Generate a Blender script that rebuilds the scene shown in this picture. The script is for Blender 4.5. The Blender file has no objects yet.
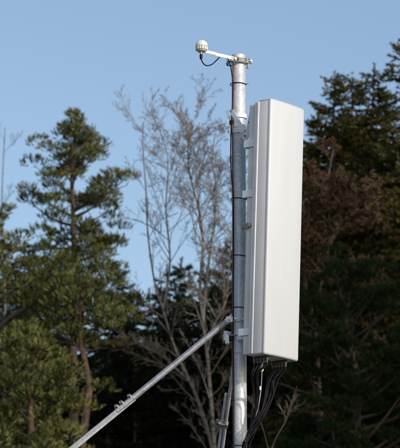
import bpy, math, random
import numpy as np
from mathutils import Vector, Matrix

# ------------------------------------------------------------------ camera
R = math.radians
scene = bpy.context.scene
PITCH = R(13.4); CAMZ = 1.6; F = 2586.0          # F: focal length in photo pixels
cam_data = bpy.data.cameras.new("camera")
cam = bpy.data.objects.new("camera", cam_data)
scene.collection.objects.link(cam)
cam.location = (0, 0, CAMZ)
cam.rotation_euler = (R(90) + PITCH, 0, 0)
cam_data.sensor_fit = 'VERTICAL'
cam_data.sensor_height = 24.0
cam_data.lens = 24.0 * F / 448.0
cam_data.clip_start = 0.1
cam_data.clip_end = 3000
cam_data.dof.use_dof = True
cam_data.dof.focus_distance = 18.4
cam_data.dof.aperture_fstop = 5.2
scene.camera = cam

# ------------------------------------------------------------------ sky, sun, exposure
SUN_AZ = R(42); SUN_EL = R(23)
sun_dir = Vector((math.sin(SUN_AZ) * math.cos(SUN_EL), -math.cos(SUN_AZ) * math.cos(SUN_EL), math.sin(SUN_EL)))
world = bpy.data.worlds.new("World")
scene.world = world
world.use_nodes = True
wn = world.node_tree
wn.nodes.clear()
sky = wn.nodes.new('ShaderNodeTexSky')
sky.sky_type = 'NISHITA'
sky.sun_disc = False
sky.sun_elevation = SUN_EL
sky.sun_rotation = math.atan2(sun_dir.x, sun_dir.y)
sky.altitude = 0
sky.air_density = 1.0
sky.dust_density = 2.6
sky.ozone_density = 1.4
bg = wn.nodes.new('ShaderNodeBackground'); bg.inputs[1].default_value = 0.15
wo = wn.nodes.new('ShaderNodeOutputWorld')
wn.links.new(sky.outputs[0], bg.inputs[0])
wn.links.new(bg.outputs[0], wo.inputs[0])
sl = bpy.data.lights.new("sun", 'SUN')
sl.energy = 2.0; sl.angle = R(0.5); sl.color = (1.0, 0.975, 0.95)
so = bpy.data.objects.new("sun", sl)
scene.collection.objects.link(so)
so.location = (20, -30, 30)
so.rotation_euler = sun_dir.to_track_quat('Z', 'Y').to_euler()
scene.view_settings.view_transform = 'Standard'
scene.view_settings.look = 'None'
scene.view_settings.exposure = 0.22
scene.view_settings.gamma = 1.0

# ------------------------------------------------------------------ helpers
C = scene.collection
CP, SP = math.cos(PITCH), math.sin(PITCH)

def at(px, py, Y):
    """the world point at distance Y that the photograph shows at pixel px, py"""
    x = (px - 200) / F; y = (224 - py) / F
    d = Vector((x, CP - y * SP, SP + y * CP))
    s = Y / d.y
    return Vector((d.x * s, Y, CAMZ + d.z * s))

def link(o, parent=None):
    C.objects.link(o)
    if parent is not None:
        o.parent = parent
    return o

def thing(name, label, cat, loc=(0, 0, 0), rot=(0, 0, 0), group=None):
    o = bpy.data.objects.new(name, None)
    o.empty_display_size = 0.1
    o.location = loc; o.rotation_euler = rot
    link(o); o['label'] = label; o['category'] = cat
    if group: o['group'] = group
    return o

def tag(o, label, cat, group=None):
    o['label'] = label; o['category'] = cat
    if group: o['group'] = group
    return o

class MB:
    """collects shapes, then links them as one mesh object"""
    def __init__(s):
        s.v = []; s.f = []
    def box(s, c, size, M=None, bev=0.0):
        hx, hy, hz = size[0] / 2, size[1] / 2, size[2] / 2
        b = min(bev, hx * .9, hy * .9, hz * .9)
        pts = []
        if b <= 0:
            base = len(s.v)
            for x in (-hx, hx):
                for y in (-hy, hy):
                    for z in (-hz, hz): pts.append(Vector((x, y, z)))
            fs = [(0, 1, 3, 2), (4, 6, 7, 5), (0, 4, 5, 1), (2, 3, 7, 6), (0, 2, 6, 4), (1, 5, 7, 3)]
            for p in pts:
                q = (M @ p if M else p) + Vector(c); s.v.append(q)
            s.f += [tuple(base + i for i in f) for f in fs]
            return
        # chamfered box: three rings of eight points each side
        import bmesh
        bm = bmesh.new(); bmesh.ops.create_cube(bm, size=1)
        for v in bm.verts: v.co = Vector((v.co.x * size[0], v.co.y * size[1], v.co.z * size[2]))
        bmesh.ops.bevel(bm, geom=bm.edges[:], offset=b, segments=2, affect='EDGES', profile=.5)
        base = len(s.v); bm.verts.index_update()
        for v in bm.verts:
            s.v.append((M @ v.co if M else v.co.copy()) + Vector(c))
        for f in bm.faces: s.f.append(tuple(base + v.index for v in f.verts))
        bm.free()
    def tube(s, pts, r, n=12, cap=True):
        pts = [Vector(p) for p in pts]
        m = len(pts)
        rad = [r] * m if not hasattr(r, '__len__') else r
        t0 = (pts[1] - pts[0]).normalized()
        up = Vector((0, 0, 1)) if abs(t0.z) < .9 else Vector((1, 0, 0))
        a = t0.cross(up).normalized()
        base = len(s.v)
        for i, p in enumerate(pts):
            t = (pts[min(i + 1, m - 1)] - pts[max(i - 1, 0)]).normalized()
            a = (a - t * a.dot(t)).normalized(); b = t.cross(a)
            for k in range(n):
                w = 2 * math.pi * k / n
                s.v.append(p + (a * math.cos(w) + b * math.sin(w)) * rad[i])
        for i in range(m - 1):
            for k in range(n):
                k2 = (k + 1) % n
                s.f.append((base + i * n + k, base + i * n + k2, base + (i + 1) * n + k2, base + (i + 1) * n + k))
        if cap:
            s.f.append(tuple(base + k for k in range(n))[::-1])
            s.f.append(tuple(base + (m - 1) * n + k for k in range(n)))
    def lathe(s, c, prof, n=24, M=None):
        base = len(s.v)
        for (r, z) in prof:
            for k in range(n):
                w = 2 * math.pi * k / n
                p = Vector((r * math.cos(w), r * math.sin(w), z))
                s.v.append((M @ p if M else p) + Vector(c))
        for i in range(len(prof) - 1):
            for k in range(n):
                k2 = (k + 1) % n
                s.f.append((base + i * n + k, base + i * n + k2, base + (i + 1) * n + k2, base + (i + 1) * n + k))
        s.f.append(tuple(base + k for k in range(n))[::-1])
        s.f.append(tuple(base + (len(prof) - 1) * n + k for k in range(n)))
    def prism(s, poly, z0, z1, M=None, c=(0, 0, 0)):
        """poly in local x, y raised from z0 to z1"""
        base = len(s.v); n = len(poly)
        for z in (z0, z1):
            for (x, y) in poly:
                p = Vector((x, y, z)); s.v.append((M @ p if M else p) + Vector(c))
        for k in range(n):
            k2 = (k + 1) % n
            s.f.append((base + k, base + k2, base + n + k2, base + n + k))
        s.f.append(tuple(base + k for k in range(n))[::-1])
        s.f.append(tuple(base + n + k for k in range(n)))
    def build(s, name, mat, parent=None, smooth=False, bevel=0.0):
        me = bpy.data.meshes.new(name)
        me.from_pydata([tuple(v) for v in s.v], [], s.f)
        me.materials.append(mat)
        import bmesh
        bm = bmesh.new(); bm.from_mesh(me)
        bmesh.ops.recalc_face_normals(bm, faces=bm.faces[:])
        if bevel:
            es = [e for e in bm.edges if len(e.link_faces) == 2 and e.calc_face_angle(0) > R(40)]
            bmesh.ops.bevel(bm, geom=es, offset=bevel, segments=2, affect='EDGES', profile=.5, clamp_overlap=True)
        for f in bm.faces: f.smooth = smooth or bool(bevel)
        for e in bm.edges:
            if len(e.link_faces) == 2 and e.calc_face_angle(0) > R(38): e.smooth = False
        bm.to_mesh(me); bm.free()
        o = bpy.data.objects.new(name, me)
        return link(o, parent)

def spline(pts, k=8):
    P = [Vector(p) for p in pts]
    P = [P[0] * 2 - P[1]] + P + [P[-1] * 2 - P[-2]]
    out = []
    for i in range(1, len(P) - 2):
        a, b, c, d = P[i - 1], P[i], P[i + 1], P[i + 2]
        for j in range(k):
            t = j / k
            out.append(.5 * ((2 * b) + (c - a) * t + (2 * a - 5 * b + 4 * c - d) * t * t + (3 * b - a - 3 * c + d) * t ** 3))
    out.append(P[-2])
    return out

def frame(z):
    """rotation whose z axis is the given direction"""
    return Vector(z).normalized().to_track_quat('Z', 'Y').to_matrix()

# ------------------------------------------------------------------ materials
def material(name, base, rough=.6, metal=0.0, var=None, scale=5.0, detail=4.0, bump=0.0, bscale=60.0, spec=.5,
             kind='noise', stretch=None, ramp=(.35, .65)):
    m = bpy.data.materials.new(name); m.use_nodes = True
    nt = m.node_tree; b = nt.nodes['Principled BSDF']
    b.inputs['Roughness'].default_value = rough
    b.inputs['Metallic'].default_value = metal
    b.inputs['Specular IOR Level'].default_value = spec
    b.inputs['Base Color'].default_value = (*base, 1)
    tc = nt.nodes.new('ShaderNodeTexCoord')
    src = tc.outputs['Object']
    if stretch:
        mp = nt.nodes.new('ShaderNodeMapping'); mp.inputs['Scale'].default_value = stretch
        nt.links.new(src, mp.inputs[0]); src = mp.outputs[0]
    if var:
        if kind == 'noise':
            t = nt.nodes.new('ShaderNodeTexNoise'); t.inputs['Detail'].default_value = detail
            fac = t.outputs['Fac']
        else:
            t = nt.nodes.new('ShaderNodeTexVoronoi'); fac = t.outputs['Color']
        t.inputs['Scale'].default_value = scale
        nt.links.new(src, t.inputs['Vector'])
        cr = nt.nodes.new('ShaderNodeValToRGB')
        cr.color_ramp.elements[0].position = ramp[0]; cr.color_ramp.elements[0].color = (*base, 1)
        cr.color_ramp.elements[1].position = ramp[1]; cr.color_ramp.elements[1].color = (*var, 1)
        nt.links.new(fac, cr.inputs[0]); nt.links.new(cr.outputs[0], b.inputs['Base Color'])
    if bump:
        t = nt.nodes.new('ShaderNodeTexNoise'); t.inputs['Scale'].default_value = bscale
        nt.links.new(src, t.inputs['Vector'])
        bp = nt.nodes.new('ShaderNodeBump'); bp.inputs['Strength'].default_value = bump
        bp.inputs['Distance'].default_value = .01
        nt.links.new(t.outputs['Fac'], bp.inputs['Height']); nt.links.new(bp.outputs[0], b.inputs['Normal'])
    return m

def galvanised(name, lo, hi, rough=.42):
    m = bpy.data.materials.new(name); m.use_nodes = True
    nt = m.node_tree; b = nt.nodes['Principled BSDF']; L = nt.links.new
    b.inputs['Metallic'].default_value = .22; b.inputs['Roughness'].default_value = rough
    tc = nt.nodes.new('ShaderNodeTexCoord')
    v = nt.nodes.new('ShaderNodeTexVoronoi'); v.inputs['Scale'].default_value = 70
    n = nt.nodes.new('ShaderNodeTexNoise'); n.inputs['Scale'].default_value = 9; n.inputs['Detail'].default_value = 6
    mp = nt.nodes.new('ShaderNodeMapping'); mp.inputs['Scale'].default_value = (1, 1, .35)
    L(tc.outputs['Object'], mp.inputs[0]); L(tc.outputs['Object'], v.inputs['Vector']); L(mp.outputs[0], n.inputs['Vector'])
    sep = nt.nodes.new('ShaderNodeSeparateColor'); L(v.outputs['Color'], sep.inputs[0])
    mx = nt.nodes.new('ShaderNodeMath'); mx.operation = 'MULTIPLY_ADD'
    L(sep.outputs[0], mx.inputs[0]); mx.inputs[1].default_value = .42; L(n.outputs['Fac'], mx.inputs[2])
    cr = nt.nodes.new('ShaderNodeValToRGB')
    cr.color_ramp.elements[0].position = .4; cr.color_ramp.elements[0].color = (*lo, 1)
    cr.color_ramp.elements[1].position = .85; cr.color_ramp.elements[1].color = (*hi, 1)
    L(mx.outputs[0], cr.inputs[0]); L(cr.outputs[0], b.inputs['Base Color'])
    mr = nt.nodes.new('ShaderNodeMapRange'); mr.inputs['To Min'].default_value = rough - .1; mr.inputs['To Max'].default_value = rough + .15
    L(n.outputs['Fac'], mr.inputs['Value']); L(mr.outputs[0], b.inputs['Roughness'])
    return m

def foliage_mat(name, lo, hi, trans=.25, scale=1.6):
    m = bpy.data.materials.new(name); m.use_nodes = True
    nt = m.node_tree; nt.nodes.clear(); L = nt.links.new
    out = nt.nodes.new('ShaderNodeOutputMaterial')
    d = nt.nodes.new('ShaderNodeBsdfDiffuse'); t = nt.nodes.new('ShaderNodeBsdfTranslucent')
    mix = nt.nodes.new('ShaderNodeMixShader'); mix.inputs[0].default_value = trans
    at_ = nt.nodes.new('ShaderNodeAttribute'); at_.attribute_name = 'tone'
    tc = nt.nodes.new('ShaderNodeTexCoord')
    n = nt.nodes.new('ShaderNodeTexNoise'); n.inputs['Scale'].default_value = scale; n.inputs['Detail'].default_value = 3
    L(tc.outputs['Object'], n.inputs['Vector'])
    ad = nt.nodes.new('ShaderNodeMath'); ad.operation = 'ADD'; L(n.outputs['Fac'], ad.inputs[0]); L(at_.outputs['Fac'], ad.inputs[1])
    cr = nt.nodes.new('ShaderNodeValToRGB')
    cr.color_ramp.elements[0].position = .55; cr.color_ramp.elements[0].color = (*lo, 1)
    cr.color_ramp.elements[1].position = 1.4 if False else 1.0; cr.color_ramp.elements[1].color = (*hi, 1)
    hf = nt.nodes.new('ShaderNodeMath'); hf.operation = 'MULTIPLY'; hf.inputs[1].default_value = .75
    L(ad.outputs[0], hf.inputs[0]); L(hf.outputs[0], cr.inputs[0])
    L(cr.outputs[0], d.inputs[0]); L(cr.outputs[0], t.inputs[0])
    L(d.outputs[0], mix.inputs[1]); L(t.outputs[0], mix.inputs[2]); L(mix.outputs[0], out.inputs[0])
    return m

M_GALV = galvanised('galvanised_steel', (.38, .41, .44), (.58, .60, .63))
M_ZINC = galvanised('dull_zinc_tube', (.11, .12, .145), (.21, .225, .26), .5)
M_GALVD = galvanised('weathered_zinc', (.09, .09, .078), (.21, .21, .19), .5)
M_RADOME = material('white_radome', (.50, .53, .565), .45, var=(.53, .56, .59), stretch=(6, 6, .7), scale=1.5, bump=.04, bscale=25)
M_HOUSE = material('grey_housing', (.66, .65, .66), .5, var=(.70, .69, .70), scale=3)
M_RAIL = material('pale_rail', (.66, .67, .70), .4, metal=.1, var=(.60, .61, .65), scale=8)
M_BACK = material('beige_grey_back', (.62, .60, .57), .55, var=(.70, .68, .65), scale=6)
M_BRKT = material('pale_painted_bracket', (.70, .74, .79), .42, metal=.1, var=(.62, .66, .71), scale=14)
M_BOTTOM = material('antenna_underside', (.40, .39, .38), .6, var=(.33, .32, .31), scale=12)
M_BLACK = material('black_cable_rubber', (.007, .006, .009), .62, spec=.15, var=(.018, .016, .021), scale=20)
M_MAROON = material('maroon_cable_jacket', (.15, .028, .02), .45, var=(.10, .022, .02), scale=9)
M_WPLAST = material('white_plastic', (.70, .70, .68), .35, var=(.62, .62, .60), scale=18)
M_WPAINT = material('white_painted_arm', (.70, .69, .67), .4, var=(.60, .59, .57), scale=16)
M_VENT = material('grey_vent_ring', (.30, .30, .30), .5, var=(.36, .36, .36), scale=30)
M_BRASS = material('brass_connector', (.45, .33, .18), .35, metal=.9, var=(.36, .28, .18), scale=30)
M_CONN = material('dull_connector_nickel', (.09, .08, .07), .5, metal=.5, var=(.05, .045, .04), scale=30)
M_STEEL = material('steel_bolt', (.45, .45, .46), .35, metal=.8, var=(.36, .36, .36), scale=40)
M_BARK = material('brown_conifer_bark', (.03, .023, .018), .9, var=(.06, .045, .034), scale=8, bump=.6, bscale=30, stretch=(1, 1, .3))
M_PBARK = material('orange_pine_bark', (.11, .06, .036), .9, var=(.05, .035, .027), scale=6, bump=.5, bscale=24)
M_BIRCH = material('shade_darkened_birch_bark', (.19, .175, .155), .8, var=(.06, .052, .045), scale=7, bump=.3, stretch=(1, 1, 2.2), ramp=(.45, .62))  # pale bark darkened: shade on the trunks put into the colour
M_TWIG = material('grey_brown_twig', (.24, .20, .165), .85, var=(.13, .105, .085), scale=6)
M_OAKB = material('pinkish_oak_bark', (.17, .12, .085), .85, var=(.08, .06, .045), scale=5, bump=.3)
M_ROOF = material('grey_roofing_felt', (.10, .10, .105), .9, var=(.14, .14, .14), scale=14, bump=.3)
M_WALL = material('pale_render_wall', (.55, .54, .50), .85, var=(.48, .47, .44), scale=3, bump=.2)
M_DOOR = material('grey_steel_door', (.20, .22, .24), .5, var=(.17, .19, .21), scale=5)
M_GROUND = material('winter_grass', (.045, .052, .02), .95, var=(.085, .07, .035), scale=.6, detail=9, bump=.6, bscale=8)
M_PINE = foliage_mat('pine_needles', (.032, .045, .013), (.36, .35, .13), trans=.16)  # wide tone range: lit and shadowed tufts put into the colour
M_PINE_SHADE = foliage_mat('shade_darkened_pine_needles', (.018, .034, .014), (.048, .068, .026))  # same pine needles darkened, with the shade put into their colour
M_SPRUCE = foliage_mat('spruce_needles', (.024, .030, .010), (.25, .20, .06))
M_SPRUCE_SHADE = foliage_mat('shade_darkened_spruce_needles', (.013, .020, .010), (.032, .040, .016))  # spruce needles darkened: deep forest shade put into the colour
M_BROWN = foliage_mat('withered_brown_leaves', (.085, .056, .034), (.27, .17, .10), .35)

# ------------------------------------------------------------------ ground
def make_ground():
    n = 60; S = 500
    xs = np.linspace(-S, S, n); ys = np.linspace(-300, 700, n)
    v = []
    for y in ys:
        for x in xs:
            far = max(0, y - 55)
            v.append((x, y, .15 * math.sin(x * .05) * math.sin(y * .04) * min(1, abs(y) / 60) - .15 + far * .015))
    f = [(j * n + i, j * n + i + 1, (j + 1) * n + i + 1, (j + 1) * n + i) for j in range(n - 1) for i in range(n - 1)]
    me = bpy.data.meshes.new('ground'); me.from_pydata(v, [], f); me.materials.append(M_GROUND)
    for p in me.polygons: p.use_smooth = True
    o = bpy.data.objects.new('ground', me); link(o); o['kind'] = 'structure'
make_ground()

# ------------------------------------------------------------------ positions of the mast
PX = 239.1; PY = 18.0
POLE = at(PX, 224, PY); X0 = POLE.x
POLE_R = 0.0495
ROOF_Z = 3.4
def zat(py, Y=PY):
    return at(PX, py, Y).z
TOP_Z = zat(55.2)

# ------------------------------------------------------------------ hut below the frame that carries the mast
hut = thing('equipment_hut', 'low pale equipment hut with flat felt roof carrying the mast', 'hut', (-0.2, 18.2, 0))
w = MB()
hx, hy = 3.2, 2.6
for (cx, cy, sx, sy) in ((0, -hy + .1, 2 * hx, .2), (0, hy - .1, 2 * hx, .2), (-hx + .1, 0, .2, 2 * hy - .4), (hx - .1, 0, .2, 2 * hy - .4)):
    w.box((cx, cy, 1.45), (sx, sy, 3.5))
w.build('wall', M_WALL, hut)
w = MB(); w.box((0, 0, 3.3), (2 * hx + .3, 2 * hy + .3, .2)); w.build('roof', M_ROOF, hut, bevel=.01)
w = MB(); w.box((1.2, -hy - .02, .95), (.95, .06, 2.1)); d_ = w.build('door', M_DOOR, hut, bevel=.006)
w = MB(); w.tube([(1.55, -hy - .05, 1.0), (1.55, -hy - .10, 1.0), (1.42, -hy - .10, 1.0)], .011); w.build('handle', M_STEEL, d_, smooth=True)

# ------------------------------------------------------------------ mast
mast = thing('mast', 'tall galvanised steel tube mast standing upright and braced in front of the trees', 'mast', (X0, PY, ROOF_Z))
def mz(py, Y=PY): return zat(py, Y) - ROOF_Z
H = TOP_Z - ROOF_Z
m = MB()
m.lathe((0, 0, 0), [(POLE_R, 0.012), (POLE_R, H - .006), (POLE_R - .003, H - .001), (POLE_R - .008, H), (POLE_R - .014, H + .001), (.012, H + .004)], 48)
m.build('pole', M_GALV, mast, smooth=True)
m = MB(); m.box((0, 0, .006), (.32, .32, .012)); m.build('base_plate', M_GALV, mast, bevel=.002)
for sx in (-1, 1):
    for sy in (-1, 1):
        m = MB(); m.lathe((sx * .12, sy * .12, .012), [(.014, 0), (.014, .014), (.007, .014), (.007, .03)], 6); m.build('anchor_bolt', M_STEEL, mast)
# a welded seam and weld collar half way
for py in (84.5, 199.5, 256.5, 308.5, 446.5):
    z = mz(py); m = MB(); pts = []
    for k in range(25):
        a = 2 * math.pi * k / 24
        rr = POLE_R + .0035
        x, y = rr * math.cos(a), rr * math.sin(a)
        # widen over the cables on the left side of the pole
        if x < -.03: x -= .007
        pts.append((x, y, z + .002 * math.sin(a * 2)))
    m.tube(pts, .0032, 6, cap=False)
    m.tube([(POLE_R + .004, -.004, z), (POLE_R + .022, -.014, z + .004)], .0022, 5)
    m.build('cable_tie', M_BLACK, mast, smooth=True)

def clamp_ring(mb, z, h, r0, r1, n=40):
    prof = [(r0, z - h / 2), (r1, z - h / 2), (r1, z + h / 2), (r0, z + h / 2)]
    base = len(mb.v)
    for (r, zz) in prof:
        for k in range(n):
            a = 2 * math.pi * k / n
            mb.v.append(Vector((r * math.cos(a), r * math.sin(a), zz)))
    for i in range(4):
        j = (i + 1) % 4
        for k in range(n):
            k2 = (k + 1) % n
            mb.f.append((base + i * n + k, base + i * n + k2, base + j * n + k2, base + j * n + k))

def bolt(parent, p, axis, L=.03, r=.008, name='bolt', mat=None):
    m = MB(); Mx = frame(axis)
    m.lathe(p, [(r, 0), (r, r * .9)], 6, Mx)
    m.lathe(Vector(p) + Mx @ Vector((0, 0, r * .9)), [(r * .55, 0), (r * .55, L)], 10, Mx)
    return m.build(name, mat or M_STEEL, parent)

# long brace down to the left
def brace(parent, top, bot, sag_at, two_part, r):
    d = (bot - top).normalized(); Ltot = (bot - top).length
    b = MB(); b.tube([top + d * .03, top + d * (Ltot * sag_at + .12 if two_part else Ltot)], r, 20)
    o = b.build('brace_tube', M_GALV, parent, smooth=True)
    return d, Ltot, o
z_up = mz(320.5)
top = Vector((-.075, -.03, z_up))
pt = at(72, 448, 17.62) - Vector((X0, PY, ROOF_Z))
d = (pt - top).normalized()
L1 = (top.z - .02) / -d.z
joint = at(127, 404, 17.75) - Vector((X0, PY, ROOF_Z))
Lj = (joint - top).dot(d)
side = d.cross(Vector((0, 0, 1))).normalized(); nrm = side.cross(d).normalized()
m = MB(); m.tube([top + d * .03, top + d * (Lj + .10)], .0215, 24); br = m.build('brace_tube', M_ZINC, mast, smooth=True)
# flattened, bolted upper end
m = MB(); Mx = Matrix((side, nrm, d)).transposed()
m.box(top + d * .02, (.012, .042, .13), Mx, .004); m.build('flattened_end', M_GALV, br)
# lower half: twin angle bars lapped past the tube and bolted
m = MB()
LB = [top + d * (Lj - .06), top + d * L1]
off = nrm * .0275
for sgn in (-1, 1):
    cc = side * sgn * .012
    Lb = (LB[1] - LB[0]).length
    mid = (LB[0] + LB[1]) / 2 + cc - off * .2
    m.box(mid, (.006, .036, Lb), Mx)
    m.box(mid + nrm * .017 + side * sgn * .010, (.022, .005, Lb), Mx)
m.build('angle_bar', M_ZINC, mast)
m = MB(); m.tube([top + d * (Lj - .02), top + d * L1], .0165, 20); m.build('lower_tube', M_ZINC, mast, smooth=True)
for k, s_ in enumerate((-.045, .03, .075)):
    p = top + d * (Lj + s_)
    m = MB()
    m.tube([p + nrm * .020 - side * .03, p + nrm * .026, p + nrm * .020 + side * .03], .006, 8)
    m.lathe(p + nrm * .024 - side * .018, [(.010, 0), (.010, .009), (.005, .009), (.005, .018)], 6, frame(nrm))
    m.lathe(p + nrm * .024 + side * .018, [(.010, 0), (.010, .009), (.005, .009), (.005, .018)], 6, frame(nrm))
    m.build('brace_bolt', M_STEEL, mast)
m = MB(); m.box(top + d * L1 + Vector((0, 0, -.012)), (.16, .12, .014)); m.build('brace_foot', M_GALV, mast)
# clamp of the long brace: two ears and a band round the pole
cb = MB(); clamp_ring(cb, z_up, .034, POLE_R - .002, POLE_R + .006)
clamp = cb.build('brace_clamp', M_GALV, mast, smooth=True)
m = MB()
m.box((-.066, -.022, z_up), (.06, .006, .042), None, .002)
m.box((-.066, -.044, z_up), (.06, .006, .042), None, .002)
m.build('clamp_ear', M_GALV, clamp)
m = MB()
m.box((.035, -.056, z_up + .002), (.075, .014, .026), Matrix.Rotation(R(8), 3, 'Z'), .003)
m.box((-.005, -.0565, z_up - .002), (.045, .008, .032), None, .002)
m.build('clamp_jaw', M_GALV, clamp)
bolt(clamp, (-.074, -.047, z_up), (0, -1, 0), .012, .010)
bolt(clamp, (.052, -.066, z_up), (0, -1, 0), .008, .008)
bolt(clamp, (-.03, -.061, z_up), (0, -1, 0), .008, .008)

# second brace, behind the pole
top2 = Vector((-.03, .07, mz(352)))
p2 = at(222.5, 448, 18.9) - Vector((X0, PY, ROOF_Z))
d2 = (p2 - top2).normalized(); L2 = (top2.z - .015) / -d2.z
m = MB(); m.tube([top2, top2 + d2 * L2], .0125, 18); b2 = m.build('brace_tube', M_GALV, mast, smooth=True)
side2 = d2.cross(Vector((0, 1, 0))).normalized()
m = MB(); m.tube([top2 + d2 * .42 - side2 * .028 , top2 + d2 * L2 - side2 * .028], .010, 14); m.build('brace_tube', M_GALV, mast, smooth=True)
cz = at(225, 423, 18.7) - Vector((X0, PY, ROOF_Z)); s2 = (cz - top2).dot(d2)
Mx2 = Matrix((side2, d2.cross(side2).normalized(), d2)).transposed()
m = MB()
m.box(top2 + d2 * s2 - side2 * .016, (.070, .042, .045), Mx2, .006)
m.box(top2 + d2 * (s2 + .0) - side2 * .064, (.022, .034, .07), Mx2, .005)
m.build('brace_coupler', M_GALVD, mast)
bolt(mast, top2 + d2 * s2 - side2 * .045 - Vector((0, .03, 0)), (0, -1, .1), .012, .010, 'coupler_bolt')
m = MB(); clamp_ring(m, top2.z, .03, POLE_R - .001, POLE_R + .005); m.box((-.03, .062, top2.z), (.03, .03, .03)); m.build('brace_band', M_GALV, mast, smooth=True)
m = MB(); m.box(top2 + d2 * L2 + Vector((0, 0, -.01)), (.12, .12, .012)); m.build('brace_foot', M_GALV, mast)

# ------------------------------------------------------------------ the sector antenna
PHI = R(50); TILT = R(2.35)
nv = Vector((math.sin(PHI), -math.cos(PHI), 0)); wv = Vector((math.cos(PHI), math.sin(PHI), 0))
AW = 0.385; G0 = 0.378                           # front width, distance of the front from the pole at the lower end
front_low = Vector((X0, PY, 0)) + nv * G0 - wv * AW / 2
zb = at(262.3, 352.6, front_low.y).z
front_low.z = zb
AH = 1.812
org = Vector((X0, PY, 0)) + nv * G0; org.z = zb
ant = thing('sector_antenna', 'tall white sector antenna panel clamped to the right side of the mast', 'antenna', org, (TILT, 0, PHI))
# local: x along the width, y backwards (towards the pole), z up; front at y = 0
def front_profile(w2, bulge, r):
    out = []
    n = 14
    for k in range(n + 1):
        x = -w2 + r + (2 * (w2 - r)) * k / n
        out.append((x, -bulge * (1 - (x / w2) ** 2)))
    return out
w2 = AW / 2
prof = []
r = .012
for k in range(5):
    a = math.pi + (math.pi / 2) * k / 4
    prof.append((-w2 + r + r * math.cos(a), r + r * math.sin(a)))
fp = front_profile(w2, .012, r)
prof += [(x, y) for (x, y) in fp[1:-1]]
for k in range(5):
    a = 1.5 * math.pi + (math.pi / 2) * k / 4
    prof.append((w2 - r + r * math.cos(a), r + r * math.sin(a)))
prof += [(w2, .022), (-w2, .022)]
m = MB(); m.prism(prof, 0, AH)
rad = m.build('radome', M_RADOME, ant, bevel=.0025)
# side shell behind the radome
m = MB()
sh = [(-w2 + .0015, .0215), (w2 - .0015, .0215), (w2 - .004, .115), (w2 - .02, .128), (-w2 + .02, .128), (-w2 + .004, .115)]
m.prism(sh, .0015, AH - .0015)
m.build('side_shell', M_HOUSE, ant, bevel=.002)
# pale rails on both rear edges, in two ribs each
for s in (-1, 1):
    m = MB()
    m.prism([(s * (w2 - .0005), .104), (s * (w2 + .006), .107), (s * (w2 + .006), .122), (s * (w2 - .0005), .125)], .002, AH - .002)
    m.prism([(s * (w2 - .010), .126), (s * (w2 + .001), .129), (s * (w2 + .001), .146), (s * (w2 - .012), .149)], .004, AH - .004)
    m.build('edge_rail', M_RAIL, ant, bevel=.0015)
m = MB(); m.box((0, .138, AH / 2), (2 * w2 - .024, .018, AH - .01)); m.build('rear_plate', M_HOUSE, ant, bevel=.002)
# beige-grey box along the back
m = MB(); m.box((0, .180, AH / 2 - .002), (.350, .058, AH - .016)); m.build('rear_cover', M_BACK, ant, bevel=.004)
# end caps
m = MB(); m.prism([(x * .985, y * .96 + .001) for (x, y) in prof[:-2]] + [(w2 - .006, .12), (-w2 + .006, .12)], AH + .0005, AH + .006)
m.build('end_cap', M_RADOME, ant, bevel=.0015)
m = MB(); m.prism([(x * .975, y * .94 + .002) for (x, y) in prof[:-2]] + [(w2 - .006, .14), (-w2 + .006, .14)], -.007, -.0005)
m.build('connector_plate', M_BOTTOM, ant, bevel=.0015)
# small print-free rating plate and screws on the side shell
for k in range(7):
    z = .08 + k * (AH - .16) / 6
    m = MB(); m.lathe((-w2 - .0055, .1145, z), [(.0035, 0), (.003, .002)], 10, frame((-1, 0, 0))); m.build('rail_screw', M_STEEL, ant)
# connectors: two rows of five under the antenna
conn = []
for row, lx in enumerate((-.115, .10)):
    for k in range(5):
        ly = .150 - k * .028 + (.006 if row else 0)
        m = MB()
        m.lathe((lx, ly, -.0075), [(.0125, 0), (.0125, -.008), (.010, -.008), (.010, -.014)], 6)
        m.lathe((lx, ly, -.0216), [(.0115, 0), (.0115, -.016), (.0085, -.018), (.0085, -.034)], 16)
        m.build('connector', M_CONN, ant, smooth=True)
        conn.append(Vector((lx, ly, -.052)))
bpy.context.view_layer.update()
ANT = ant.matrix_world.copy()

# mounting brackets (each is a part of the antenna; local height z along the antenna)
INV = ANT.inverted()
def pole_local(py):
    return INV @ Vector((X0, PY, zat(py)))

def bracket_beam(parent, name, a, b, wid, thick, upv=Vector((1, 0, 0)), mat=M_BRKT):
    """flat bar from a to b"""
    dd = (b - a); L = dd.length; dd.normalize()
    x = (upv - dd * upv.dot(dd)).normalized(); y = dd.cross(x)
    Mq = Matrix((x, y, dd)).transposed()
    m = MB(); m.box((a + b) / 2, (thick, wid, L), Mq, min(.003, thick * .3))
    return m.build(name, mat, parent)

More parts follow.
